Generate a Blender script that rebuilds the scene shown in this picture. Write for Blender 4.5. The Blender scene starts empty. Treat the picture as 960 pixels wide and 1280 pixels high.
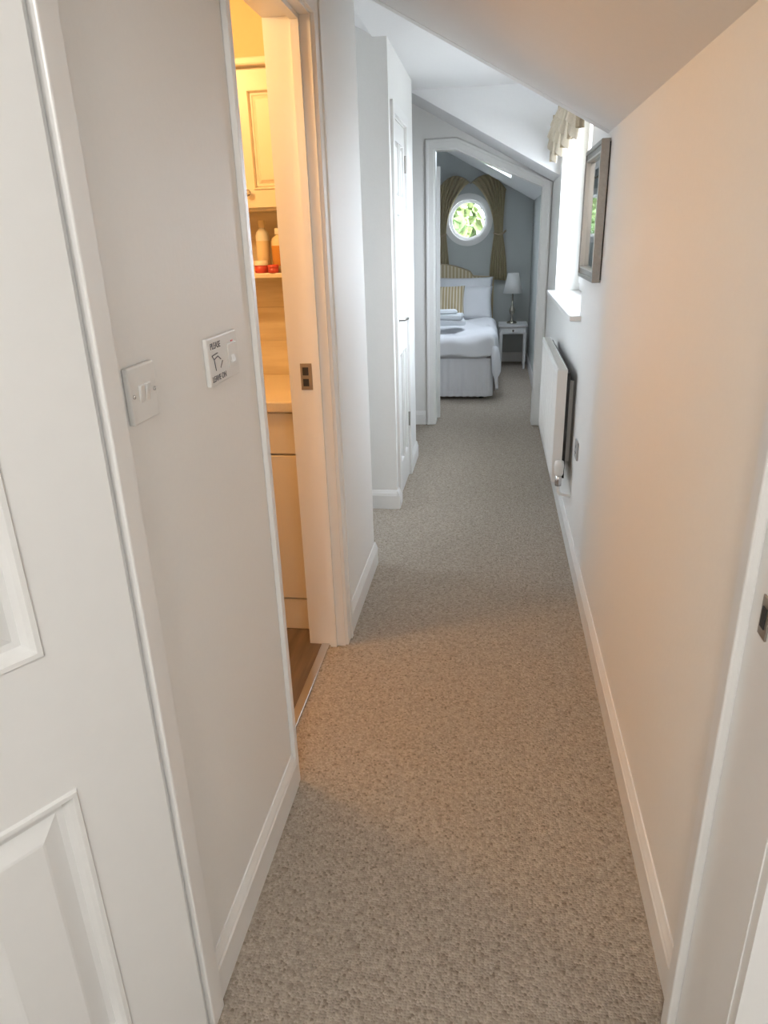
import bpy, bmesh, math, random
from mathutils import Vector, Matrix
random.seed(4)
scene = bpy.context.scene
COL = scene.collection
scene.view_settings.view_transform = 'Standard'

# ------------------------------------------------------------ materials
def _new(name):
    m = bpy.data.materials.new(name); m.use_nodes = True
    nt = m.node_tree
    b = nt.nodes["Principled BSDF"]
    return m, nt, b

def mat(name, col, rough=0.5, metal=0.0, bump=0.0, bscale=60, var=0.0, spec=0.5, coat=0.0, sss=0.0):
    m, nt, b = _new(name)
    b.inputs["Base Color"].default_value = (*col, 1)
    b.inputs["Roughness"].default_value = rough
    b.inputs["Metallic"].default_value = metal
    b.inputs["Specular IOR Level"].default_value = spec
    b.inputs["Coat Weight"].default_value = coat
    tc = nt.nodes.new("ShaderNodeTexCoord")
    n = nt.nodes.new("ShaderNodeTexNoise"); n.inputs["Scale"].default_value = bscale
    n.inputs["Detail"].default_value = 3
    nt.links.new(tc.outputs["Object"], n.inputs["Vector"])
    if bump > 0:
        bp = nt.nodes.new("ShaderNodeBump"); bp.inputs["Strength"].default_value = bump
        bp.inputs["Distance"].default_value = 0.003
        nt.links.new(n.outputs["Fac"], bp.inputs["Height"])
        nt.links.new(bp.outputs["Normal"], b.inputs["Normal"])
    if var > 0:
        mx = nt.nodes.new("ShaderNodeMix"); mx.data_type = 'RGBA'
        mx.inputs[6].default_value = (*[c*(1-var) for c in col], 1)
        mx.inputs[7].default_value = (*[min(1, c*(1+var*0.4)) for c in col], 1)
        nt.links.new(n.outputs["Fac"], mx.inputs[0])
        nt.links.new(mx.outputs[2], b.inputs["Base Color"])
    return m

def carpet_mat():
    m, nt, b = _new("carpet_loop")
    b.inputs["Roughness"].default_value = 1.0
    b.inputs["Specular IOR Level"].default_value = 0.05
    tc = nt.nodes.new("ShaderNodeTexCoord")
    v = nt.nodes.new("ShaderNodeTexVoronoi"); v.inputs["Scale"].default_value = 165
    v.inputs["Randomness"].default_value = 0.55
    nt.links.new(tc.outputs["Object"], v.inputs["Vector"])
    n = nt.nodes.new("ShaderNodeTexNoise"); n.inputs["Scale"].default_value = 60; n.inputs["Detail"].default_value = 5
    n.inputs["Roughness"].default_value = 0.7
    nt.links.new(tc.outputs["Object"], n.inputs["Vector"])
    sep = nt.nodes.new("ShaderNodeSeparateColor")
    nt.links.new(v.outputs["Color"], sep.inputs[0])
    r = nt.nodes.new("ShaderNodeValToRGB")
    e = r.color_ramp.elements
    e[0].position = 0.0; e[0].color = (0.28, 0.235, 0.185, 1)
    e[1].position = 1.0; e[1].color = (0.51, 0.445, 0.375, 1)
    x = r.color_ramp.elements.new(0.10); x.color = (0.375, 0.322, 0.266, 1)
    x = r.color_ramp.elements.new(0.6); x.color = (0.44, 0.382, 0.318, 1)
    nt.links.new(sep.outputs[0], r.inputs[0])
    r2 = nt.nodes.new("ShaderNodeValToRGB")
    r2.color_ramp.elements[0].position = 0.33; r2.color_ramp.elements[0].color = (0.78, 0.77, 0.75, 1)
    r2.color_ramp.elements[1].position = 0.55; r2.color_ramp.elements[1].color = (1, 1, 1, 1)
    nt.links.new(n.outputs["Fac"], r2.inputs[0])
    mx = nt.nodes.new("ShaderNodeMix"); mx.data_type = 'RGBA'; mx.blend_type = 'MULTIPLY'; mx.inputs[0].default_value = 1
    nt.links.new(r.outputs[0], mx.inputs[6]); nt.links.new(r2.outputs[0], mx.inputs[7])
    nt.links.new(mx.outputs[2], b.inputs["Base Color"])
    bp = nt.nodes.new("ShaderNodeBump"); bp.invert = True
    bp.inputs["Strength"].default_value = 1.0; bp.inputs["Distance"].default_value = 0.0035
    nt.links.new(v.outputs["Distance"], bp.inputs["Height"])
    nt.links.new(bp.outputs["Normal"], b.inputs["Normal"])
    return m

def stripe_mat(name, c1, c2, scale, axis=0, thresh=0.5, rough=0.8):
    m, nt, b = _new(name)
    b.inputs["Roughness"].default_value = rough
    tc = nt.nodes.new("ShaderNodeTexCoord")
    sp = nt.nodes.new("ShaderNodeSeparateXYZ"); nt.links.new(tc.outputs["Object"], sp.inputs[0])
    mu = nt.nodes.new("ShaderNodeMath"); mu.operation = 'MULTIPLY'; mu.inputs[1].default_value = scale
    nt.links.new(sp.outputs[axis], mu.inputs[0])
    fr = nt.nodes.new("ShaderNodeMath"); fr.operation = 'FRACT'; nt.links.new(mu.outputs[0], fr.inputs[0])
    gt = nt.nodes.new("ShaderNodeMath"); gt.operation = 'GREATER_THAN'; gt.inputs[1].default_value = thresh
    nt.links.new(fr.outputs[0], gt.inputs[0])
    mx = nt.nodes.new("ShaderNodeMix"); mx.data_type = 'RGBA'
    mx.inputs[6].default_value = (*c1, 1); mx.inputs[7].default_value = (*c2, 1)
    nt.links.new(gt.outputs[0], mx.inputs[0]); nt.links.new(mx.outputs[2], b.inputs["Base Color"])
    return m

def wood_mat(name, c1, c2, stretch=(1, 1, 12), scale=3, rough=0.4):
    m, nt, b = _new(name)
    b.inputs["Roughness"].default_value = rough
    tc = nt.nodes.new("ShaderNodeTexCoord")
    mp = nt.nodes.new("ShaderNodeMapping"); mp.inputs["Scale"].default_value = stretch
    n = nt.nodes.new("ShaderNodeTexNoise"); n.inputs["Scale"].default_value = scale; n.inputs["Detail"].default_value = 6
    nt.links.new(tc.outputs["Object"], mp.inputs[0]); nt.links.new(mp.outputs[0], n.inputs["Vector"])
    r = nt.nodes.new("ShaderNodeValToRGB")
    r.color_ramp.elements[0].position = 0.35; r.color_ramp.elements[0].color = (*c1, 1)
    r.color_ramp.elements[1].position = 0.65; r.color_ramp.elements[1].color = (*c2, 1)
    nt.links.new(n.outputs["Fac"], r.inputs[0]); nt.links.new(r.outputs[0], b.inputs["Base Color"])
    return m

def glass_mat(name, tint=(1, 1, 1), gloss=0.06):
    m = bpy.data.materials.new(name); m.use_nodes = True
    nt = m.node_tree; nt.nodes.clear()
    o = nt.nodes.new("ShaderNodeOutputMaterial")
    t = nt.nodes.new("ShaderNodeBsdfTransparent"); t.inputs[0].default_value = (*tint, 1)
    g = nt.nodes.new("ShaderNodeBsdfGlossy"); g.inputs["Roughness"].default_value = 0.02
    mx = nt.nodes.new("ShaderNodeMixShader"); mx.inputs[0].default_value = gloss
    nt.links.new(t.outputs[0], mx.inputs[1]); nt.links.new(g.outputs[0], mx.inputs[2])
    nt.links.new(mx.outputs[0], o.inputs[0])
    return m

WALL = mat("wall_paint", (0.87, 0.865, 0.84), 0.5, bump=0.12, bscale=90, var=0.02)
CEIL = mat("ceiling_paint", (0.85, 0.85, 0.85), 0.7, bump=0.08, bscale=70, var=0.02)
GLOSS = mat("trim_gloss_white", (0.87, 0.865, 0.845), 0.28, bump=0.06, bscale=45, var=0.015)
DOORM = mat("door_satin_white", (0.80, 0.795, 0.775), 0.35, bump=0.1, bscale=30, var=0.02)
BEDW = mat("bedroom_wall_paint", (0.58, 0.61, 0.60), 0.8, bump=0.05, var=0.02)
CARPET = carpet_mat()
PLAST = mat("switch_plastic", (0.80, 0.79, 0.76), 0.3, spec=0.5)
GREYPL = mat("socket_grey", (0.42, 0.43, 0.44), 0.35, metal=0.4)
CHROME = mat("chrome", (0.7, 0.7, 0.72), 0.18, metal=1.0)
STEEL = mat("brushed_steel_dark", (0.38, 0.36, 0.33), 0.35, metal=0.9)
DARK = mat("dark_gap", (0.03, 0.03, 0.03), 0.7)
RED = mat("red_indicator", (0.55, 0.03, 0.02), 0.4)
INK = mat("ink", (0.12, 0.12, 0.14), 0.6)
RADM = mat("radiator_enamel", (0.84, 0.83, 0.80), 0.3)
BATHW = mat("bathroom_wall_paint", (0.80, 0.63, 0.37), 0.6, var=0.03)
TILE = wood_mat("bathroom_tile", (0.60, 0.51, 0.36), (0.74, 0.66, 0.50), (1.5, 1, 14), 2.2, 0.2)
BCAB = mat("cream_cabinet", (0.76, 0.69, 0.56), 0.35, var=0.02)
COUNTER = mat("counter_stone", (0.74, 0.66, 0.52), 0.25, bscale=200, var=0.12)
LAMIN = wood_mat("bathroom_floor_wood", (0.12, 0.085, 0.06), (0.20, 0.145, 0.10), (14, 1.2, 1), 2.5, 0.35)
SILVER = mat("silver_frame", (0.34, 0.33, 0.31), 0.35, metal=0.7, bump=0.2, bscale=80, var=0.2)
LINEN = mat("white_linen", (0.82, 0.83, 0.86), 0.9, bump=0.35, bscale=25)
TOWEL = mat("towel_cotton", (0.70, 0.73, 0.76), 1.0, bump=0.8, bscale=220)
CURT = mat("curtain_gold_green", (0.47, 0.40, 0.25), 0.85, bump=0.3, bscale=120, var=0.15)
SWAG = mat("swag_cream_gold", (0.56, 0.46, 0.32), 0.85, bump=0.3, bscale=120, var=0.25)
SWAG2 = mat("swag_cream", (0.66, 0.58, 0.45), 0.85, bump=0.2, bscale=120, var=0.2)
HEADB = stripe_mat("headboard_stripe", (0.50, 0.40, 0.24), (0.68, 0.61, 0.46), 24, 0, 0.5)
CUSHS = stripe_mat("cushion_stripe", (0.45, 0.34, 0.18), (0.68, 0.61, 0.46), 30, 0, 0.5)
SHADE = mat("lamp_shade_fabric", (0.74, 0.74, 0.72), 0.9, bump=0.1)
BRASS = mat("lamp_metal", (0.45, 0.42, 0.36), 0.25, metal=0.9)
TABLE = mat("white_table_paint", (0.74, 0.74, 0.74), 0.4)
GLASS = glass_mat("window_glass")
MIRROR = mat("mirror_glass", (0.50, 0.52, 0.53), 0.03, metal=1.0)
LEAF = mat("tree_leaves", (0.15, 0.24, 0.07), 0.6, bump=0.5, bscale=6, var=0.6)
LEAF2 = mat("tree_leaves_light", (0.30, 0.38, 0.14), 0.6, bump=0.5, bscale=6, var=0.4)
BARK = mat("bark", (0.12, 0.08, 0.05), 0.9)
GRASS = mat("gravel_ground", (0.36, 0.35, 0.33), 0.9, var=0.3, bscale=4)
BOT1 = mat("bottle_cream", (0.78, 0.66, 0.44), 0.25)
BOT2 = mat("bottle_amber", (0.55, 0.26, 0.06), 0.2)
BOT3 = mat("tub_red", (0.55, 0.07, 0.05), 0.3)
BOT4 = mat("bottle_label_white", (0.8, 0.78, 0.7), 0.4)
GROUT = mat("grout", (0.55, 0.48, 0.36), 0.8)

# ------------------------------------------------------------ geometry helpers
def empty(name, loc=(0, 0, 0), rotz=0):
    e = bpy.data.objects.new(name, None); COL.objects.link(e)
    e.location = loc; e.rotation_euler = (0, 0, rotz); e.empty_display_size = 0.05
    return e

def mobj(name, verts, faces, m, parent=None, smooth=False, bevel=0, bseg=2, loc=None):
    bm = bmesh.new()
    vs = [bm.verts.new(v) for v in verts]
    for f in faces:
        try: bm.faces.new([vs[i] for i in f])
        except ValueError: pass
    bmesh.ops.recalc_face_normals(bm, faces=bm.faces)
    if bevel > 0:
        bmesh.ops.bevel(bm, geom=list(bm.edges), offset=bevel, segments=bseg, affect='EDGES', profile=0.5)
    me = bpy.data.meshes.new(name); bm.to_mesh(me); bm.free()
    if smooth or bevel > 0:
        for p in me.polygons: p.use_smooth = smooth
    me.materials.append(m)
    o = bpy.data.objects.new(name, me); COL.objects.link(o)
    if parent: o.parent = parent
    if loc: o.location = loc
    return o

BF = [(0, 1, 2, 3), (4, 7, 6, 5), (0, 4, 5, 1), (1, 5, 6, 2), (2, 6, 7, 3), (3, 7, 4, 0)]
def box(name, x0, x1, y0, y1, z0, z1, m, parent=None, bevel=0, bseg=2):
    v = [(x0, y0, z0), (x1, y0, z0), (x1, y1, z0), (x0, y1, z0), (x0, y0, z1), (x1, y0, z1), (x1, y1, z1), (x0, y1, z1)]
    return mobj(name, v, BF, m, parent, bevel=bevel, bseg=bseg)

def prism(name, pts, a0, a1, axis, m, parent=None, bevel=0):
    n = len(pts); v = []
    for a in (a0, a1):
        for p in pts:
            v.append((p[0], a, p[1]) if axis == 'y' else (a, p[0], p[1]))
    f = [tuple(range(n)), tuple(range(2*n-1, n-1, -1))]
    for i in range(n):
        j = (i+1) % n; f.append((i, j, n+j, n+i))
    return mobj(name, v, f, m, parent, bevel=bevel)

def ring(name, outer, inner, a0, a1, axis, m, parent=None, closed=False, bevel=0):
    n = len(outer); v = []
    for pts in (outer, inner):
        for a in (a0, a1):
            for p in pts:
                v.append((p[0], a, p[1]) if axis == 'y' else (a, p[0], p[1]))
    o0, o1, i0, i1 = 0, n, 2*n, 3*n
    f = []
    rng = range(n) if closed else range(n-1)
    for i in rng:
        j = (i+1) % n
        f += [(o0+i, o0+j, i0+j, i0+i), (o1+i, i1+i, i1+j, o1+j), (o0+i, o1+i, o1+j, o0+j), (i0+i, i0+j, i1+j, i1+i)]
    if not closed:
        f += [(o0, i0, i1, o1), (o0+n-1, o1+n-1, i1+n-1, i0+n-1)]
    return mobj(name, v, f, m, parent, bevel=bevel)

def cut(o, cutters):
    for c in cutters:
        md = o.modifiers.new("b", 'BOOLEAN'); md.operation = 'DIFFERENCE'; md.object = c; md.solver = 'EXACT'
    dg = bpy.context.evaluated_depsgraph_get(); dg.update()
    me = bpy.data.meshes.new_from_object(o.evaluated_get(dg))
    o.modifiers.clear(); old = o.data; o.data = me; bpy.data.meshes.remove(old)
    for c in cutters: bpy.data.objects.remove(c, do_unlink=True)

def lathe(name, prof, m, parent=None, loc=(0, 0, 0), seg=32, axis='z', rot=None, smooth=True):
    v = []; f = []
    for r, z in prof:
        for i in range(seg):
            a = 2*math.pi*i/seg
            v.append((r*math.cos(a), r*math.sin(a), z))
    k = len(prof)
    for j in range(k-1):
        for i in range(seg):
            i2 = (i+1) % seg
            f.append((j*seg+i, j*seg+i2, (j+1)*seg+i2, (j+1)*seg+i))
    if prof[0][0] > 1e-6: f.append(tuple(range(seg))[::-1])
    if prof[-1][0] > 1e-6: f.append(tuple(range((k-1)*seg, k*seg)))
    if axis == 'x': v = [(z, y, -x) for x, y, z in v]
    if axis == 'y': v = [(x, z, y) for x, y, z in v]
    o = mobj(name, v, f, m, parent, smooth=smooth)
    o.location = loc
    if rot: o.rotation_euler = rot
    return o

def tube(name, pts, r, m, parent=None, seg=10):
    cu = bpy.data.curves.new(name, 'CURVE'); cu.dimensions = '3D'; cu.bevel_depth = r; cu.bevel_resolution = 3; cu.use_fill_caps = True
    s = cu.splines.new('POLY'); s.points.add(len(pts)-1)
    for i, p in enumerate(pts): s.points[i].co = (*p, 1)
    cu.materials.append(m)
    o = bpy.data.objects.new(name, cu)
    COL.objects.link(o)
    dg = bpy.context.evaluated_depsgraph_get(); dg.update()
    me = bpy.data.meshes.new_from_object(o.evaluated_get(dg))
    bpy.data.objects.remove(o, do_unlink=True)
    for p in me.polygons: p.use_smooth = True
    o2 = bpy.data.objects.new(name, me); COL.objects.link(o2)
    if parent: o2.parent = parent
    return o2

def grid(name, fn, nu, nv, m, parent=None, thick=0.0, smooth=True):
    v = [fn(i/nu, j/nv) for j in range(nv+1) for i in range(nu+1)]
    f = [(j*(nu+1)+i, j*(nu+1)+i+1, (j+1)*(nu+1)+i+1, (j+1)*(nu+1)+i) for j in range(nv) for i in range(nu)]
    o = mobj(name, v, f, m, parent, smooth=smooth)
    if thick:
        s = o.modifiers.new("s", 'SOLIDIFY'); s.thickness = thick
    return o

def panel_door(name, w, H, t, cols, rows, m, parent=None):
    xs = sorted({0, w} | {c for p in cols for c in p}); zs = sorted({0, H} | {c for p in rows for c in p})
    V = []; F = []
    def q(*p):
        b = len(V); V.extend(p); F.append(tuple(range(b, b+4)))
    for s in (-1, 1):
        y = s*t/2
        for i in range(len(xs)-1):
            for j in range(len(zs)-1):
                a, b, c, d = xs[i], xs[i+1], zs[j], zs[j+1]
                if any(abs(a-p[0]) < 1e-6 for p in cols) and any(abs(c-p[0]) < 1e-6 for p in rows):
                    rings = [(0, 0), (0.003, 0.005), (0.010, 0.005), (0.015, -0.004), (0.022, -0.013), (0.032, -0.013), (0.060, -0.002), (0.064, -0.001)]
                    if b-a < 0.15:
                        rings = [(i0*0.5, d0) for i0, d0 in rings]
                    for k in range(len(rings)-1):
                        i0, d0 = rings[k]; i1, d1 = rings[k+1]
                        A = [(a+i0, y+s*d0, c+i0), (b-i0, y+s*d0, c+i0), (b-i0, y+s*d0, d-i0), (a+i0, y+s*d0, d-i0)]
                        B = [(a+i1, y+s*d1, c+i1), (b-i1, y+s*d1, c+i1), (b-i1, y+s*d1, d-i1), (a+i1, y+s*d1, d-i1)]
                        for e in range(4):
                            q(A[e], A[(e+1) % 4], B[(e+1) % 4], B[e])
                    q(*B)
                else:
                    q((a, y, c), (b, y, c), (b, y, d), (a, y, d))
    q((0, -t/2, 0), (0, t/2, 0), (0, t/2, H), (0, -t/2, H)); q((w, -t/2, 0), (w, t/2, 0), (w, t/2, H), (w, -t/2, H))
    q((0, -t/2, H), (w, -t/2, H), (w, t/2, H), (0, t/2, H)); q((0, -t/2, 0), (w, -t/2, 0), (w, t/2, 0), (0, t/2, 0))
    bm = bmesh.new(); vs = [bm.verts.new(v) for v in V]
    for f in F: bm.faces.new([vs[i] for i in f])
    bmesh.ops.remove_doubles(bm, verts=bm.verts, dist=1e-5)
    bmesh.ops.recalc_face_normals(bm, faces=bm.faces)
    me = bpy.data.meshes.new(name); bm.to_mesh(me); bm.free(); me.materials.append(m)
    o = bpy.data.objects.new(name, me); COL.objects.link(o)
    if parent: o.parent = parent
    return o

BP = [(0, 0), (.015, 0), (.015, .082), (.012, .088), (.012, .092), (.007, .104), (.004, .112), (0, .112)]
def baseboard(name, p0, p1, nrm):
    v = []; n = len(BP)
    for p in (p0, p1):
        for d, z in BP: v.append((p[0]+nrm[0]*d, p[1]+nrm[1]*d, z))
    f = [tuple(range(n)), tuple(range(2*n-1, n-1, -1))]
    for i in range(n): f.append((i, (i+1) % n, n+(i+1) % n, n+i))
    return mobj(name, v, f, GLOSS)

def slz(x): return 2.0506-0.54*x   # sloped ceiling height

# ------------------------------------------------------------ room shell
XR = 0.405; XL = -0.545; XO = -2.1
box("floor", XO, 0.9, 0.80, 9.2, -0.12, 0.0, CARPET)
box("floor_landing", XO, 1.7, -2.7, 0.80, -0.12, 0.0, CARPET)
box("floor_bathroom", -2.0, -0.625, 1.0, 2.95, -0.01, 0.004, LAMIN)

# right corridor wall with dormer window opening
WY0, WY1 = 3.56, 5.08
w = box("wall_right", XR, XR+0.24, 0.93, 5.82, 0, 2.6, WALL)
cut(w, [box("c", 0.3, 0.9, WY0, WY1, 1.12, 2.24, WALL)])
# left corridor wall with bathroom doorway
JF = 2.335   # far jamb face of the bathroom doorway
w = box("wall_left", -0.67, XL, 0.93, 3.08, 0, 2.75, WALL)
cut(w, [box("c", -0.9, -0.4, 1.59, JF+.02, -0.1, 2.115, WALL)])
# bathroom / recess walls
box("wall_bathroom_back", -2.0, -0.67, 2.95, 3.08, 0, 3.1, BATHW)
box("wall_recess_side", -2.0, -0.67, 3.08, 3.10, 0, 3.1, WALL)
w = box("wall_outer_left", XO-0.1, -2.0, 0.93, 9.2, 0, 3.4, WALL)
cut(w, [box("c", -2.4, -1.9, 3.18, 3.74, 1.0, 2.1, WALL)])  # opening for the added recess window
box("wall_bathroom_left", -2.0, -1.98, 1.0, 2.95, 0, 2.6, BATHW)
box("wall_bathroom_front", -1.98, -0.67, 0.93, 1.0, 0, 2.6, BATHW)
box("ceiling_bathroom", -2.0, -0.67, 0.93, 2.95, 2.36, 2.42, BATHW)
# cupboard block
box("wall_cupboard_back", -2.0, -0.64, 3.84, 4.89, 0, 3.3, WALL)
box("wall_cupboard_near", -0.64, -0.53, 3.84, 3.96, 0, 2.5, WALL)
box("wall_cupboard_far", -0.64, -0.53, 4.47, 4.89, 0, 2.5, WALL)
box("wall_cupboard_over", -0.64, -0.53, 3.96, 4.47, 2.06, 2.5, WALL)
# bedroom door wall (opening with raking head)
w = box("wall_bedroom_door", -2.0, 0.6, 5.82, 5.94, 0, 3.3, WALL)
cut(w, [prism("c", [(-.48, -.1), (-.48, 2.09), (-.31, 2.09), (.345, 1.81), (.345, -.1)], 5.7, 6.1, 'y', WALL)])
# bedroom walls
box("wall_bedroom_right", 0.42, 0.6, 5.94, 9.2, 0, 2.3, BEDW)
w = box("wall_bedroom_far", -2.0, 0.6, 8.95, 9.2, 0, 3.4, BEDW)
cyl = lathe("c", [(0.232, -0.4), (0.232, 0.4)], BEDW, loc=(-0.326, 9.05, 1.64), seg=64, axis='y')
cut(w, [cyl])
box("wall_bedroom_side", -2.0, -1.98, 5.94, 8.95, 0, 3.4, BEDW)
box("wall_bedroom_near", -2.0, -0.56, 5.94, 5.95, 0, 3.3, BEDW)

# sloped ceiling slab
x0, x1 = -2.2, 0.72
c = prism("ceiling_slope", [(x0, slz(x0)), (x1, slz(x1)), (x1, slz(x1)+0.16), (x0, slz(x0)+0.16)], 0.93, 9.2, 'y', CEIL)
vels = [(-0.36, 0.15, 6.55, 7.6)]
cut(c, [box("c", -0.588, 1.0, 3.06, 5.2, 1.0, 3.5, CEIL)]+[box("c", v_[0], v_[1], v_[2], v_[3], 1.0, 3.9, CEIL) for v_ in vels])
# dormer
box("ceiling_dormer", -0.60, 0.80, 3.0, 5.26, 2.368, 2.46, CEIL)
def cheek(nm, y0, y1):
    prism(nm, [(-0.59, slz(-0.59)-.001), (0.42, slz(0.42)-.001), (0.8, slz(.42)), (0.8, 2.40), (-0.59, 2.40)], y0, y1, 'y', CEIL)
cheek("wall_dormer_far", 5.195, 5.26)
cheek("wall_dormer_near", 3.0, 3.063)

# room behind the camera
box("wall_landing_left", -2.1, -2.0, -2.7, 0.93, 0, 2.6, WALL)
w = box("wall_landing_right", 1.6, 1.7, -2.7, 0.93, 0, 2.6, WALL)
cut(w, [box("c", 1.4, 2.0, -1.55, -0.85, 1.1, 1.95, WALL)])  # opening for the added window, lets sky light flood in
box("wall_landing_back", -2.0, 1.6, -2.7, -2.6, 0, 2.6, WALL)
box("wall_landing_door", -2.0, -0.56, 0.885, 0.93, 0, 2.6, WALL)
box("wall_landing_door", 0.405, 1.6, 0.80, 0.93, 0, 2.6, WALL)
box("wall_landing_door", -0.56, 0.405, 0.80, 0.93, 2.02, 2.6, WALL)
box("ceiling_landing", -2.1, 1.7, -2.7, 0.93, 2.4, 2.5, CEIL)

# ------------------------------------------------------------ baseboards
baseboard("baseboard_right", (XR, 1.02), (XR, 5.80), (-1, 0))
baseboard("baseboard_left", (XL, 0.945), (XL, 1.575), (1, 0))
baseboard("baseboard_left", (XL, JF+.09), (XL, 3.095), (1, 0))
baseboard("baseboard_recess", (-1.98, 3.84), (-0.53, 3.84), (0, -1))
baseboard("baseboard_cupboard", (-0.53, 3.825), (-0.53, 3.90), (1, 0))
baseboard("baseboard_cupboard", (-0.53, 4.53), (-0.53, 4.905), (1, 0))
baseboard("baseboard_far", (-1.98, 5.82), (-0.545, 5.82), (0, -1))
baseboard("baseboard_bedroom_right", (0.42, 5.95), (0.42, 8.95), (-1, 0))
baseboard("baseboard_bedroom_far", (-1.98, 8.95), (0.405, 8.95), (0, -1))

# ------------------------------------------------------------ trims
ring("trim_bathroom_architrave", [(1.575, 0), (1.575, 2.17), (JF+.09, 2.17), (JF+.09, 0)], [(1.60, 0), (1.60, 2.10), (JF+.007, 2.10), (JF+.007, 0)], XL, XL+0.014, 'x', GLOSS, bevel=0.003)
ring("trim_bathroom_architrave_bead", [(JF+.08, 2.165), (JF+.08, 0)], [(JF+.055, 2.135), (JF+.055, 0)], XL+0.012, XL+0.020, 'x', GLOSS, bevel=0.002)
ring("trim_bathroom_lining", [(1.59, 0), (1.59, 2.115), (JF+.02, 2.115), (JF+.02, 0)], [(1.607, 0), (1.607, 2.095), (JF, 2.095), (JF, 0)], -0.685, XL+0.002, 'x', GLOSS)
ring("trim_bathroom_stop", [(1.607, 0), (1.607, 2.095), (JF, 2.095), (JF, 0)], [(1.617, 0), (1.617, 2.083), (JF-.012, 2.083), (JF-.012, 0)], -0.600, -0.575, 'x', GLOSS)
box("trim_threshold_strip", -0.637, -0.605, 1.607, JF, 0.0, 0.009, CHROME, bevel=0.003)
sp = empty("strike_plate", (-0.625, JF, 1.06))
box("plate", -0.020, 0.020, -0.003, 0.0, -0.045, 0.045, STEEL, sp, bevel=0.001)
box("slot_top", -0.012, 0.008, -0.0045, -0.003, 0.005, 0.032, DARK, sp)
box("slot_bottom", -0.012, 0.008, -0.0045, -0.003, -0.032, -0.007, DARK, sp)

# landing door frame
box("trim_landing_jamb", -0.56, -0.535, 0.868, 0.945, 0, 2.02, GLOSS)
box("trim_landing_stop", -0.536, -0.522, 0.885, 0.935, 0, 2.02, GLOSS, bevel=0.003)
box("trim_landing_jamb", 0.378, 0.405, 0.775, 0.985, 0, 2.02, GLOSS)
box("trim_landing_architrave", 0.380, 0.45, 0.755, 0.776, 0, 2.02, GLOSS)
box("trim_landing_stop", 0.362, 0.379, 0.955, 0.99, 0, 2.02, GLOSS, bevel=0.004)
box("trim_landing_architrave", 0.372, 0.405, 0.985, 1.02, 0, 1.85, GLOSS, bevel=0.005)
box("trim_landing_head", -0.56, 0.405, 0.80, 0.945, 1.995, 2.02, GLOSS)
sp = empty("strike_plate", (0.378, 0.905, 1.0))
box("plate", -0.003, 0.0, -0.014, 0.014, -0.03, 0.03, STEEL, sp, bevel=0.001)
box("slot", -0.0045, -0.003, -0.007, 0.007, -0.015, 0.015, DARK, sp)

# landing door leaf
th = math.atan2(-0.85, -0.53)
d = empty("door_landing", (-0.524, 0.862, 0.012), th)
lf = panel_door("leaf", 0.76, 1.97, 0.04, [(0.135, 0.345), (0.42, 0.63)], [(0.2, 0.735), (0.965, 1.55), (1.62, 1.86)], DOORM, d)
lf.location = (0.0, -0.022, 0)
lathe("handle_rose", [(0.026, 0), (0.026, 0.008), (0.01, 0.012), (0.01, 0.045), (0, 0.046)], CHROME, d, (0.70, -0.002, 1.0), axis='y')
tube("handle_lever", [(0.70, 0.045, 1.0), (0.60, 0.045, 1.0)], 0.009, CHROME, d)

# bedroom doorframe
bo = [(-.535, 0), (-.535, 2.15), (-.295, 2.15), (.40, 1.832), (.40, 0)]
bi = [(-.46, 0), (-.46, 2.075), (-.315, 2.075), (.33, 1.80), (.33, 0)]
bi0 = [(-.468, 0), (-.468, 2.083), (-.312, 2.083), (.338, 1.806), (.338, 0)]
ring("trim_bedroom_architrave", bo, bi0, 5.803, 5.82, 'y', GLOSS, bevel=0.003)
bo2 = [(-.53, 0), (-.53, 2.145), (-.297, 2.145), (.395, 1.83), (.395, 0)]
bi2 = [(-.512, 0), (-.512, 2.127), (-.301, 2.127), (.377, 1.822), (.377, 0)]
ring("trim_bedroom_architrave_bead", bo2, bi2, 5.796, 5.804, 'y', GLOSS, bevel=0.002)
ring("trim_bedroom_lining", [(-.48, 0), (-.48, 2.09), (-.31, 2.09), (.345, 1.81), (.345, 0)], bi, 5.815, 5.955, 'y', GLOSS)
d = empty("door_bedroom", (-0.47, 5.985, 0.012), math.radians(128))
lf = panel_door("leaf", 0.76, 1.97, 0.04, [(0.12, 0.34), (0.42, 0.64)], [(0.2, 0.735), (0.965, 1.55), (1.62, 1.86)], DOORM, d)
lf.location = (0, -0.022, 0)

# cupboard door
ring("trim_cupboard_architrave", [(3.90, 0), (3.90, 2.12), (4.53, 2.12), (4.53, 0)], [(3.955, 0), (3.955, 2.065), (4.475, 2.065), (4.475, 0)], -0.53, -0.514, 'x', GLOSS, bevel=0.003)
d = empty("door_cupboard", (-0.549, 3.963, 0.01), math.radians(90))
panel_door("leaf", 0.505, 2.045, 0.035, [(0.085, 0.225), (0.28, 0.42)], [(0.2, 0.85), (1.05, 1.60), (1.68, 1.95)], DOORM, d)
lathe("handle_rose", [(0.024, 0), (0.024, 0.008), (0.009, 0.012), (0.009, 0.045), (0, 0.046)], STEEL, d, (0.06, -0.018, 1.05), axis='y', rot=(0, 0, math.pi))
tube("handle_lever", [(0.06, -0.062, 1.05), (0.10, -0.066, 1.052), (0.165, -0.064, 1.045)], 0.008, STEEL, d)
for k, z in enumerate((0.33, 1.82)):
    tube("hinge_%d" % (k+1), [(0.507, -0.022, z), (0.507, -0.022, z+0.09)], 0.007, STEEL, d)

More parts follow.
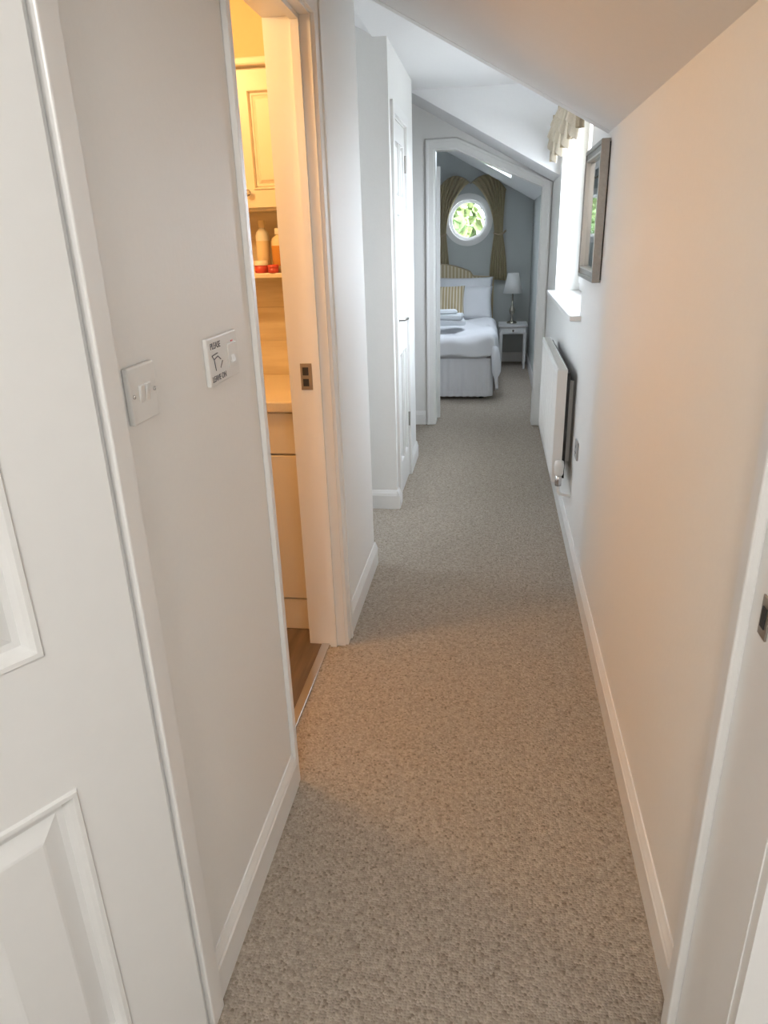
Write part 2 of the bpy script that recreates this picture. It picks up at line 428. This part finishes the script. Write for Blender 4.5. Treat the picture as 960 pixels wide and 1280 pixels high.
# ------------------------------------------------------------ switches on left wall
def rocker(parent, nm, y, z, wd=0.014, ht=0.028, tilt=1):
    v = [(0.0, y-wd/2, z-ht/2), (0.0, y+wd/2, z-ht/2), (0.0, y+wd/2, z+ht/2), (0.0, y-wd/2, z+ht/2),
         (0.010 if tilt > 0 else .015, y-wd/2, z-ht/2), (0.010 if tilt > 0 else .015, y+wd/2, z-ht/2),
         (0.015 if tilt > 0 else .010, y+wd/2, z+ht/2), (0.015 if tilt > 0 else .010, y-wd/2, z+ht/2)]
    return mobj(nm, v, BF, PLAST, parent, bevel=0.001)
s = empty("light_switch", (XL, 1.022, 1.283))
box("plate", 0, 0.010, -0.044, 0.044, -0.044, 0.044, PLAST, s, bevel=0.003)
for k, y in enumerate((-0.010, 0.010)):
    rocker(s, "rocker_%d" % (k+1), y, 0)
for k, y in enumerate((-0.034, 0.034)):
    lathe("screw_%d" % (k+1), [(0.0035, 0), (0.003, 0.0015), (0, 0.0016)], CHROME, s, (0.010, y, 0), seg=12, axis='x')

s = empty("bathroom_isolator_switch", (XL, 1.372, 1.281))
box("plate", 0, 0.010, -0.082, 0.082, -0.046, 0.046, PLAST, s, bevel=0.003)
box("switch_surround", 0.009, 0.0125, 0.018, 0.066, -0.024, 0.024, PLAST, s, bevel=0.002)
rocker(s, "rocker_1", 0.042, 0, 0.02, 0.032, -1)
box("indicator", 0.0125, 0.0135, 0.037, 0.047, 0.026, 0.029, RED, s)
for k, pts in enumerate([[(-0.050, -0.018), (-0.055, 0.004), (-0.064, 0.012)], [(-0.055, 0.004), (-0.034, 0.008), (-0.020, 0.0)], [(-0.064, 0.012), (-0.034, 0.014)], [(-0.025, -0.016), (-0.012, -0.004)]]):
    tube("pictogram_%d" % k, [(0.0102, a, b) for a, b in pts], 0.001, INK, s)
def label(parent, nm, txt, y, z, size):
    cu = bpy.data.curves.new(nm, 'FONT'); cu.body = txt; cu.size = size; cu.extrude = 0.0003; cu.align_x = 'CENTER'
    o = bpy.data.objects.new(nm, cu); COL.objects.link(o)
    dg = bpy.context.evaluated_depsgraph_get(); dg.update()
    me = bpy.data.meshes.new_from_object(o.evaluated_get(dg)); bpy.data.objects.remove(o, do_unlink=True)
    me.materials.clear(); me.materials.append(INK)
    o = bpy.data.objects.new(nm, me); COL.objects.link(o); o.parent = parent
    o.matrix_local = Matrix.Translation((0.0105, y, z)) @ Matrix(((0, 0, 1, 0), (1, 0, 0, 0), (0, 1, 0, 0), (0, 0, 0, 1)))
label(s, "label_please", "PLEASE", -0.042, 0.024, 0.017)
label(s, "label_leave_on", "LEAVE ON", -0.036, -0.038, 0.016)

# socket on right wall
s = empty("wall_socket", (XR, 3.27, 0.54))
box("plate", -0.009, 0, -0.043, 0.043, -0.043, 0.043, GREYPL, s, bevel=0.003)
for k, (y, z, a, b) in enumerate([(0, 0.016, .003, .006), (-.012, -.012, .005, .003), (.012, -.012, .005, .003)]):
    box("pin_%d" % k, -0.0098, -0.008, y-a, y+a, z-b, z+b, DARK, s)

# ------------------------------------------------------------ radiator
r = empty("radiator", (0.312, 3.47, 0.30))
L = 1.15; Hh = 0.575
def radface(sign, xb):
    def fn(u, v):
        y = u*L; z = 0.02+v*(Hh-0.04)
        ph = (y/0.0333) % 1.0
        g = min(1, max(0, (abs(ph-0.5)-0.18)/0.14))
        edge = 1 if 0.08 < v < 0.92 else 0
        return (xb + sign*0.008*g*edge, y, z)
    return fn
grid("front_panel", radface(1, 0), 264, 12, RADM, r, thick=0.002, smooth=False)
box("convector_shadow_core", 0.012, 0.060, 0.003, L-0.003, 0.03, Hh-0.015, DARK, r)  # near-black core, its back strip painted as the shadow gap at the wall
box("end_cap_near", -0.002, 0.045, -0.004, 0.0, 0.01, Hh, RADM, r, bevel=0.001)
box("end_cap_far", -0.002, 0.045, L, L+0.004, 0.01, Hh, RADM, r, bevel=0.001)
box("top_rail_front", -0.003, 0.006, 0, L, Hh-0.03, Hh+0.003, RADM, r, bevel=0.002)
box("top_rail_back", 0.040, 0.046, 0, L, Hh-0.014, Hh+0.003, RADM, r, bevel=0.002)
for k in range(54):
    y = 0.02+k*(L-0.04)/53
    box("grille_bar_%02d" % k, 0.005, 0.042, y-0.004, y+0.004, Hh-0.004, Hh+0.001, RADM, r)
for k, y in enumerate((0.15, L-0.15)):
    box("bracket_%d" % k, 0.05, 0.0929, y-0.015, y+0.015, 0.08, Hh-0.08, RADM, r)
tube("pipe_tail", [(0.03, -0.004, 0.05), (0.03, -0.045, 0.05)], 0.010, CHROME, r)
tube("supply_pipe", [(0.03, -0.04, 0.03), (0.03, -0.04, -0.02), (0.04, -0.04, -0.04), (0.092, -0.04, -0.05)], 0.0075, RADM, r)
lathe("valve_body", [(0.015, -0.03), (0.017, 0), (0.015, 0.03)], CHROME, r, (0.03, -0.04, 0.035))
lathe("thermostatic_head", [(0.018, 0), (0.022, 0.01), (0.024, 0.05), (0.021, 0.072), (0.0, 0.078)], PLAST, r, (0.03, -0.04, 0.06))
tube("return_pipe", [(0.03, L, 0.05), (0.03, L+0.04, 0.05), (0.092, L+0.04, 0.05)], 0.0075, RADM, r)

# ------------------------------------------------------------ picture / mirror
p = empty("framed_mirror", (XR, 2.95, 1.305))
fw, fh = 0.50, 0.50
BEADM = mat("frame_bead_pale", (0.62, 0.60, 0.56), 0.3, metal=0.5)
def fr(nm, o, i, xa, xb, m):
    return ring(nm, [(o, o), (o, fh-o), (fw-o, fh-o), (fw-o, o)], [(i, i), (i, fh-i), (fw-i, fh-i), (fw-i, i)], xa, xb, 'x', m, p, closed=True, bevel=0.002)
fr("frame_outer", 0, 0.016, -0.034, -0.004, SILVER)
fr("frame_moulding", 0.014, 0.038, -0.028, -0.006, SILVER)
fr("frame_inner_bead", 0.036, 0.044, -0.032, -0.006, BEADM)
box("backing", -0.006, 0, 0.01, fw-0.01, 0.01, fh-0.01, DARK, p)
box("mirror_glass", -0.014, -0.008, 0.04, fw-0.04, 0.04, fh-0.04, MIRROR, p)

# ------------------------------------------------------------ windows with casements
def casement(nm, x, y0, z0, W, HW, inward):
    wn = empty(nm, (x, y0, z0))
    ring("frame", [(0, 0), (0, HW), (W, HW), (W, 0)], [(0.05, 0.05), (0.05, HW-.05), (W-.05, HW-.05), (W-.05, 0.05)], 0, 0.06, 'x', GLOSS, wn, closed=True, bevel=0.004)
    nn = 2 if W > 1 else 1
    for k in range(nn):
        a = 0.05+k*(W-0.1)/nn; b = a+(W-0.1)/nn
        xa, xb = (-0.012, 0.045) if inward else (0.015, 0.072)
        ring("sash_%d" % (k+1), [(a, .05), (a, HW-.05), (b, HW-.05), (b, .05)], [(a+.045, .095), (a+.045, HW-.095), (b-.045, HW-.095), (b-.045, .095)], xa, xb, 'x', GLOSS, wn, closed=True, bevel=0.004)
    box("glass", 0.02, 0.026, 0.06, W-.06, 0.06, HW-.06, GLASS, wn)
    return wn
wn = casement("window_1", 0.56, WY0, 1.12, WY1-WY0, 1.12, True)
tube("stay_handle", [(-0.02, 0.73, 0.45), (-0.05, 0.73, 0.45), (-0.05, 0.73, 0.33)], 0.007, CHROME, wn)
casement("added_landing_window", 1.63, -1.55, 1.10, 0.70, 0.85, True)  # unseen window, added to bring daylight in from behind the camera
casement("added_recess_window", -2.16, 3.18, 1.0, 0.56, 1.1, False)  # unseen window, added to brighten the recess and corridor
box("trim_window_sill", 0.352, 0.56, 3.50, 5.13, 1.098, 1.122, GLOSS, bevel=0.006)

# swag curtain at the dormer window head
sg = empty("window_swag_curtain", (0, 0, 0))
tube("pole", [(0.36, 3.50, 2.15), (0.36, 5.14, 2.15)], 0.011, BRASS, sg)
for k, y in enumerate((3.50, 5.14)):
    lathe("finial_%d" % k, [(0, -0.02), (0.016, -0.01), (0.02, 0), (0.016, 0.012), (0, 0.02)], BRASS, sg, (0.36, y, 2.15), axis='y')
    tube("bracket_%d" % k, [(0.36, y+(0.05 if k == 0 else -0.05), 2.15), (0.405, y+(0.05 if k == 0 else -0.05), 2.15)], 0.006, BRASS, sg)
for k in range(4):
    ya = 3.52+k*0.40
    def fn(u, v, ya=ya):
        y = ya+u*0.41
        sag = math.sin(math.pi*u)
        drop = 0.06+0.20*sag
        z = 2.165-v*drop-0.02*sag
        x = 0.345-0.035*sag*math.sin(v*math.pi)+0.014*math.sin(v*26)*(0.4+0.6*sag)
        return (x, y, z)
    grid("swag_%d" % (k+1), fn, 20, 40, SWAG2, sg, thick=0.003)
for k in range(5):
    ya = 3.52+k*0.40
    def fn(u, v, ya=ya):
        a = u*2*math.pi
        rr = 0.014+0.016*v+0.005*math.sin(6*a)
        return (0.345+rr*math.cos(a)*0.6, ya+rr*math.sin(a), 2.17-v*0.26)
    grid("tail_%d" % (k+1), fn, 36, 10, SWAG, sg)

# ------------------------------------------------------------ bathroom
v = empty("vanity_unit", (-1.66, 2.43, 0))
VW = 0.985
box("plinth", 0, VW, 0.05, 0.515, 0.004, 0.12, BCAB, v)
box("carcass", 0, VW, 0.02, 0.515, 0.12, 0.915, BCAB, v)
for k in range(3):
    a = 0.004+k*VW/3; b = (k+1)*VW/3-0.004
    box("drawer_%d" % k, a, b, 0.0, 0.02, 0.755, 0.91, BCAB, v, bevel=0.003)
    box("door_%d" % k, a, b, 0.0, 0.02, 0.15, 0.748, BCAB, v, bevel=0.003)
    tube("knob_%d" % k, [(a+0.04, -0.02, 0.6), (a+0.04, -0.02, 0.68)], 0.005, CHROME, v)
box("plinth_front", 0, VW, 0.005, 0.02, 0.006, 0.142, BCAB, v, bevel=0.002)
box("worktop", -0.0, VW, -0.02, 0.518, 0.915, 0.955, COUNTER, v, bevel=0.006)
box("trim_tile_splashback", -1.98, -0.67, 2.935, 2.95, 0.955, 1.60, TILE)
for k, z in enumerate((1.10, 1.235)):
    box("trim_tile_grout", -1.98, -0.67, 2.9335, 2.936, z, z+0.003, GROUT)
sh = empty("bathroom_shelf")
box("board", -1.55, -0.675, 2.76, 2.934, 1.36, 1.378, BCAB, sh, bevel=0.003)
for k, x in enumerate((-1.45, -0.75)):
    box("bracket_%d" % k, x-.01, x+.01, 2.80, 2.934, 1.31, 1.36, BCAB, sh)
cb = empty("bathroom_wall_cabinet", (-1.66, 2.76, 1.60))
box("carcass", 0, VW-0.02, 0, 0.174, 0, 0.46, BCAB, cb)
for k in range(4):
    a = 0.004+k*(VW-.02)/4
    pd = panel_door("door_%d" % k, (VW-.02)/4-0.008, 0.44, 0.02, [(0.05, (VW-.02)/4-.058)], [(0.06, 0.38)], BCAB, cb)
    pd.location = (a, -0.011, 0.01)
    lathe("knob_%d" % k, [(0.006, 0), (0.006, 0.012), (0.012, 0.02), (0, 0.026)], CHROME, cb, (a+0.03, -0.021, 0.06), axis='y').scale = (1, -1, 1)
box("cornice", -0.01, VW-0.01, -0.04, 0.174, 0.46, 0.485, BCAB, cb, bevel=0.006)
def bottle(nm, x, y, z, rr, h, m, cap, lab=None):
    b = empty(nm, (x, y, z))
    lathe("body", [(rr*.9, 0), (rr, 0.005), (rr, h*0.7), (rr*.85, h*.78), (rr*.4, h*.84), (rr*.4, h*.88)], m, b)
    lathe("cap", [(rr*.48, h*.86), (rr*.5, h*.87), (rr*.48, h), (0, h)], cap, b)
    if lab: lathe("label", [(rr*1.01, h*.15), (rr*1.02, h*.16), (rr*1.02, h*.6), (rr*1.01, h*.61)], lab, b)
bottle("toiletry_bottle", -0.83, 2.83, 1.378, 0.030, 0.16, BOT1, BOT4, BOT2)
bottle("toiletry_bottle", -0.905, 2.86, 1.378, 0.026, 0.19, BOT4, BOT1, BOT1)
bottle("toiletry_bottle", -0.765, 2.87, 1.378, 0.025, 0.14, BOT2, BOT4, BOT4)
def tub(nm, x, y, z, rr, h, m, m2):
    b = empty(nm, (x, y, z))
    lathe("body", [(rr*.9, 0), (rr, 0.004), (rr, h*.65)], m, b)
    lathe("lid", [(rr*1.05, h*.62), (rr*1.06, h*.66), (rr*1.04, h), (0, h*1.01)], m2, b)
tub("cream_tub", -0.90, 2.80, 1.378, 0.026, 0.045, BOT3, BOT4)
tub("cream_tub", -0.79, 2.785, 1.378, 0.022, 0.035, BOT4, BOT3)
tub("cream_tub", -0.845, 2.775, 1.378, 0.02, 0.03, BOT3, BOT3)

# ------------------------------------------------------------ bedroom: round window
rw = empty("window_2", (-0.326, 8.95, 1.64))
def annulus2(nm, ro, ri, ya, yb, m, parent, seg=64):
    V = []; F = []
    for rr, y in ((ri, ya), (ro, ya), (ro, yb), (ri, yb)):
        for i in range(seg):
            a = 2*math.pi*i/seg; V.append((rr*math.cos(a), y, rr*math.sin(a)))
    for k in range(4):
        for i in range(seg):
            j = (i+1) % seg; k2 = (k+1) % 4
            F.append((k*seg+i, k*seg+j, k2*seg+j, k2*seg+i))
    return mobj(nm, V, F, m, parent)
annulus2("architrave_ring", 0.285, 0.225, -0.022, 0.0, GLOSS, rw)
annulus2("reveal_ring", 0.2315, 0.222, -0.01, 0.20, GLOSS, rw)
annulus2("sash_ring", 0.223, 0.19, 0.10, 0.15, GLOSS, rw)
lathe("glass", [(0.0, 0.12), (0.192, 0.12), (0.192, 0.124), (0, 0.124)], GLASS, rw, seg=64, axis='y', smooth=False)

# curtains round the circular window
cu = empty("round_window_curtains", (-0.30, 8.925, 1.64))
for sgn, nm in ((-1, "curtain_left"), (1, "curtain_right")):
    def fn(u, v, sgn=sgn):
        xi = 0.015; xo = 0.40
        top_x = xi+(xo-xi)*u
        top_z = 0.36+0.13*math.sin(math.pi*min(1, 0.08+u*0.80))-0.10*u*u
        tie_x = 0.28+0.10*u; tie_z = -0.16
        bot_x = 0.24+0.20*u; bot_z = -0.66-0.02*u
        if v < 0.62:
            t = v/0.62
            e = t**0.75
            bx = top_x+(tie_x-top_x)*(math.sin(e*math.pi/2))
            bz = top_z+(tie_z-top_z)*t
        else:
            t = (v-0.62)/0.38
            bx = tie_x+(bot_x-tie_x)*math.sin(t*math.pi/2)
            bz = tie_z+(bot_z-tie_z)*t
        yy = -0.030-0.020*math.sin(u*2*math.pi*7)*(0.5+0.5*abs(v-0.62)/0.62)
        return (sgn*bx, yy, bz)
    grid(nm, fn, 90, 44, CURT, cu, thick=0.003)
    tube("tie_back_"+nm[8:], [(sgn*0.27, -0.06, -0.15), (sgn*0.33, -0.065, -0.17), (sgn*0.39, -0.05, -0.15), (sgn*0.41, 0.02, -0.13)], 0.010, SWAG, cu)
pts = []
for k in range(33):
    t = -1+2*k/32; u = abs(t)
    pts.append((0.40*t, -0.005, 0.36+0.13*math.sin(math.pi*min(1, 0.08+u*0.80))-0.10*u*u-0.005))
tube("curved_track", pts, 0.008, BRASS, cu)

# ------------------------------------------------------------ bed
bd = empty("bed", (-0.70, 7.78, 0))
bw = 0.675; bl = 0.98
box("divan_base", -bw, bw, -bl, bl, 0.06, 0.36, LINEN, bd, bevel=0.02)
box("mattress", -bw, bw, -bl, bl, 0.36, 0.575, LINEN, bd, bevel=0.05, bseg=3)
for k, (x, y) in enumerate([(-.6, -.9), (.6, -.9), (-.6, .9), (.6, .9)]):
    lathe("foot_%d" % k, [(0.025, 0.0), (0.03, 0.03), (0.03, 0.07)], DARK, bd, (x, y, 0))
def val(u, v):
    P = 2*bl+2*bw+2*bl; s_ = u*P; off = 0.012+0.014*(1-v)+0.009*math.sin(s_*95)*(1-v)
    if s_ < 2*bl: x, y = bw+off, bl-s_
    elif s_ < 2*bl+2*bw: x, y = bw-(s_-2*bl), -bl-off
    else: x, y = -bw-off, -bl+(s_-2*bl-2*bw)
    return (x, y, 0.03+0.36*v)
grid("valance", val, 620, 6, LINEN, bd)
def duv(u, v):
    X = -0.675-0.34+u*(1.35+0.68); Y = -1.0-0.20+v*(1.45+0.20)
    top = 0.60+0.035*math.sin(X*5+1)*math.cos(Y*4)+0.010*math.sin(X*17+Y*9)
    x, y, z = X, Y, top
    ex = max(0, abs(X)-0.66); ey = max(0, -Y-0.98)
    R = 0.07
    if ex > 0:
        s_ = 1 if X > 0 else -1
        a = min(ex/R, math.pi/2)
        x = s_*(0.66+R*math.sin(a)); z = top-R*(1-math.cos(a))-max(0, ex-R*math.pi/2)
        x += s_*(0.02*math.sin(Y*14)*min(1, ex/0.2)+0.04*ex)
    if ey > 0:
        a = min(ey/R, math.pi/2)
        y = -0.98-R*math.sin(a); z = z-R*(1-math.cos(a))-max(0, ey-R*math.pi/2)
        y -= 0.015*math.sin(X*16)*min(1, ey/0.15)
    return (x, y, max(z, 0.08))
grid("duvet", duv, 90, 80, LINEN, bd, thick=0.03)
hp = []
for k in range(41):
    t = -1+2*k/40; a = abs(t)
    if a < 0.62: z = 1.17-0.10*(a/0.62)**2
    else: z = 1.03-0.02*((a-.62)/.38)
    hp.append((t*0.69, z))
prism("headboard", [(-0.69, 0.3)]+hp+[(0.69, 0.3)], 0.98, 1.04, 'y', HEADB, bd)
tube("headboard_piping", [(x, 0.98, z) for x, z in hp], 0.008, SWAG, bd)

def pillow(nm, c_, sx, sy, sz, rot, m, parent):
    V = []; F = []; n = 22
    for s_ in (1, -1):
        for j in range(n+1):
            for i in range(n+1):
                a = -1+2*i/n; b = -1+2*j/n
                h = ((1-abs(a)**2.6)*(1-abs(b)**2.6))**0.5
                V.append((a*sx/2*(1-0.05*(1-abs(b)**2)*abs(a)**4), b*sy/2*(1-0.05*(1-abs(a)**2)*abs(b)**4), s_*h*sz/2*(1+.05*math.sin(a*7+b*5))))
    for s_ in (0, 1):
        o_ = s_*(n+1)**2
        for j in range(n):
            for i in range(n):
                F.append((o_+j*(n+1)+i, o_+j*(n+1)+i+1, o_+(j+1)*(n+1)+i+1, o_+(j+1)*(n+1)+i))
    bm = bmesh.new(); vs = [bm.verts.new(q) for q in V]
    for f in F: bm.faces.new([vs[i] for i in f])
    bmesh.ops.remove_doubles(bm, verts=bm.verts, dist=1e-4); bmesh.ops.recalc_face_normals(bm, faces=bm.faces)
    me = bpy.data.meshes.new(nm); bm.to_mesh(me); bm.free(); me.materials.append(m)
    for p_ in me.polygons: p_.use_smooth = True
    o_ = bpy.data.objects.new(nm, me); COL.objects.link(o_); o_.parent = parent
    o_.location = c_; o_.rotation_euler = rot
    return o_
pillow("pillow_right", (0.36, 0.86, 0.80), 0.64, 0.46, 0.17, (math.radians(72), 0, 0.0), LINEN, bd)
pillow("pillow_left", (-0.36, 0.86, 0.80), 0.64, 0.46, 0.17, (math.radians(72), 0, 0.0), LINEN, bd)
pillow("pillow_front_right", (0.37, 0.68, 0.75), 0.62, 0.42, 0.16, (math.radians(55), 0, 0.0), LINEN, bd)
pillow("pillow_front_left", (-0.36, 0.68, 0.75), 0.62, 0.42, 0.16, (math.radians(55), 0, 0.0), LINEN, bd)
pillow("striped_cushion", (0.16, 0.48, 0.785), 0.42, 0.36, 0.13, (math.radians(66), 0, 0.0), CUSHS, bd)
tw = empty("folded_towels", (-0.46, 7.22, 0.655))
for k, (sx, sy, h, a) in enumerate([(0.36, 0.24, 0.055, 0.1), (0.32, 0.22, 0.05, -0.05), (0.20, 0.15, 0.04, 0.2)]):
    zb = sum([0.055, 0.05, 0.04][:k])
    t_ = box("towel_%d" % (k+1), -sx/2, sx/2, -sy/2, sy/2, zb, zb+h, TOWEL, tw, bevel=0.02, bseg=4)
    t_.rotation_euler = (0, 0, a)
    for p_ in t_.data.polygons: p_.use_smooth = True

# bedside table + lamp
tb = empty("bedside_table", (0.225, 8.60, 0))
box("top", -0.165, 0.165, -0.20, 0.20, 0.48, 0.50, TABLE, tb, bevel=0.004)
box("apron", -0.145, 0.145, -0.18, 0.18, 0.40, 0.48, TABLE, tb)
box("drawer_front", -0.12, 0.12, -0.187, -0.18, 0.41, 0.47, TABLE, tb, bevel=0.002)
lathe("drawer_knob", [(0.005, 0), (0.012, 0.015), (0, 0.02)], BRASS, tb, (0, -0.187, 0.44), axis='y').scale = (1, -1, 1)
for k, (x, y) in enumerate([(-.135, -.17), (.135, -.17), (-.135, .17), (.135, .17)]):
    vv = [(x-.012, y-.012, 0), (x+.012, y-.012, 0), (x+.012, y+.012, 0), (x-.012, y+.012, 0), (x-.018, y-.018, .41), (x+.018, y-.018, .41), (x+.018, y+.018, .41), (x-.018, y+.018, .41)]
    mobj("leg_%d" % (k+1), vv, BF, TABLE, tb)
lp = empty("table_lamp", (0.21, 8.60, 0.50))
lathe("base", [(0.055, 0), (0.06, 0.008), (0.05, 0.02), (0.02, 0.03), (0.012, 0.05), (0.012, 0.09), (0.03, 0.12), (0.034, 0.15), (0.02, 0.19), (0.009, 0.22), (0.009, 0.36)], BRASS, lp)
V = lathe("shade", [(0.112, 0.34), (0.062, 0.56)], SHADE, lp)
bm = bmesh.new(); bm.from_mesh(V.data); bmesh.ops.delete(bm, geom=[f for f in bm.faces if len(f.verts) > 4], context='FACES_ONLY'); bm.to_mesh(V.data); bm.free()
sm = V.modifiers.new("s", 'SOLIDIFY'); sm.thickness = 0.003
tube("shade_ring", [(0.0, -0.0, 0.355), (0.0, 0.0, 0.42)], 0.012, PLAST, lp)

# velux roof window in the bedroom slope
for (a0, a1, b0, b1) in vels:
    vx = empty("window_3")
    for nm, xa, xb, ya, yb in (("lining_low", a1-.02, a1, b0, b1), ("lining_high", a0, a0+.02, b0, b1)):
        prism(nm, [(xa, slz(xa)-.004), (xb, slz(xb)-.004), (xb, slz(xb)+0.2), (xa, slz(xa)+0.2)], ya, yb, 'y', GLOSS, vx)
    for nm, ya, yb in (("lining_near", b0, b0+.02), ("lining_far", b1-.02, b1)):
        prism(nm, [(a0, slz(a0)-.004), (a1, slz(a1)-.004), (a1, slz(a1)+0.2), (a0, slz(a0)+0.2)], ya, yb, 'y', GLOSS, vx)
    prism("glass", [(a0, slz(a0)+.15), (a1, slz(a1)+.15), (a1, slz(a1)+0.155), (a0, slz(a0)+0.155)], b0, b1, 'y', GLASS, vx)

# ------------------------------------------------------------ outside
box("ground", -30, 40, -20, 60, -3.2, -3.0, GRASS)
def tree(nm, x, y, z, R):
    t = empty(nm, (x, y, -3.0))
    lathe("trunk", [(0.25, 0), (0.18, 2), (0.12, z+2)], BARK, t, seg=12)
    for mm, cnt, tag in ((LEAF, 500, "foliage_dark"), (LEAF2, 650, "foliage_light")):
        V = []; F = []
        for k in range(cnt):
            th_ = random.uniform(0, 2*math.pi); ph = math.acos(random.uniform(-1, 1)); rr = R*random.uniform(0.6, 1.0)
            c_ = Vector((rr*math.sin(ph)*math.cos(th_), rr*math.sin(ph)*math.sin(th_), z+3+rr*0.9*math.cos(ph)))
            s_ = random.uniform(0.08, 0.18)
            for q in range(4):
                e1 = Vector([random.uniform(-1, 1) for _ in range(3)]).normalized()*s_
                e2 = Vector([random.uniform(-1, 1) for _ in range(3)]).normalized()*s_
                b = len(V); V += [tuple(c_-e1), tuple(c_-e2), tuple(c_+e1), tuple(c_+e2)]; F.append((b, b+1, b+2, b+3))
        me = bpy.data.meshes.new(tag); me.from_pydata(V, [], F); me.materials.append(mm)
        o_ = bpy.data.objects.new(tag, me); COL.objects.link(o_); o_.parent = t
tree("tree", -1.6, 15.0, 0.7, 2.2)
tree("tree", 1.6, 17.5, 0.4, 2.0)

# ------------------------------------------------------------ world & lights
wd = bpy.data.worlds.new("sky"); scene.world = wd; wd.use_nodes = True
nt = wd.node_tree; bg = nt.nodes["Background"]
bg.inputs[0].default_value = (0.80, 0.89, 1.0, 1); bg.inputs[1].default_value = 15.0

def portal(nm, loc, rot, sx, sy):
    l = bpy.data.lights.new(nm, 'AREA'); l.shape = 'RECTANGLE'; l.size = sx; l.size_y = sy
    l.cycles.is_portal = True
    o = bpy.data.objects.new(nm, l); COL.objects.link(o); o.location = loc; o.rotation_euler = rot
portal("portal_dormer", (0.66, 4.32, 1.68), (0, math.radians(90), 0), 1.1, 1.5)
portal("portal_landing", (1.72, -1.2, 1.525), (0, math.radians(90), 0), 0.85, 0.7)
portal("portal_recess", (-2.22, 3.46, 1.55), (0, math.radians(-90), 0), 1.1, 0.56)
portal("portal_round", (-0.326, 9.22, 1.64), (math.radians(-90), 0, 0), 0.46, 0.46)
portal("portal_skylight", (-0.105, 7.07, 2.42), (0, math.radians(28), 0), 0.7, 1.05)

def point(nm, loc, col, e, r=0.08):
    l = bpy.data.lights.new(nm, 'POINT'); l.color = col; l.energy = e; l.shadow_soft_size = r
    o = bpy.data.objects.new(nm, l); COL.objects.link(o); o.location = loc
point("bathroom_lamp", (-1.25, 2.0, 2.15), (1.0, 0.60, 0.26), 28, 0.08)
point("landing_lamp", (-0.2, -0.9, 2.15), (1.0, 0.96, 0.91), 50, 0.15)

# ------------------------------------------------------------ camera
cam = bpy.data.cameras.new("camera"); co = bpy.data.objects.new("camera", cam); COL.objects.link(co)
cam.sensor_fit = 'VERTICAL'; cam.sensor_height = 36; cam.lens = 36*880/1280; cam.clip_start = 0.02
Yd = Vector((140, 350, -880)).normalized(); Zd = Vector((-70, 2240, 880)); Zd = (Zd-Yd*Zd.dot(Yd)).normalized(); Xd = Yd.cross(Zd)
R = Matrix((Xd, Yd, Zd)).to_4x4()
co.matrix_world = Matrix.Translation((0, 0, 1.5)) @ R
scene.camera = co
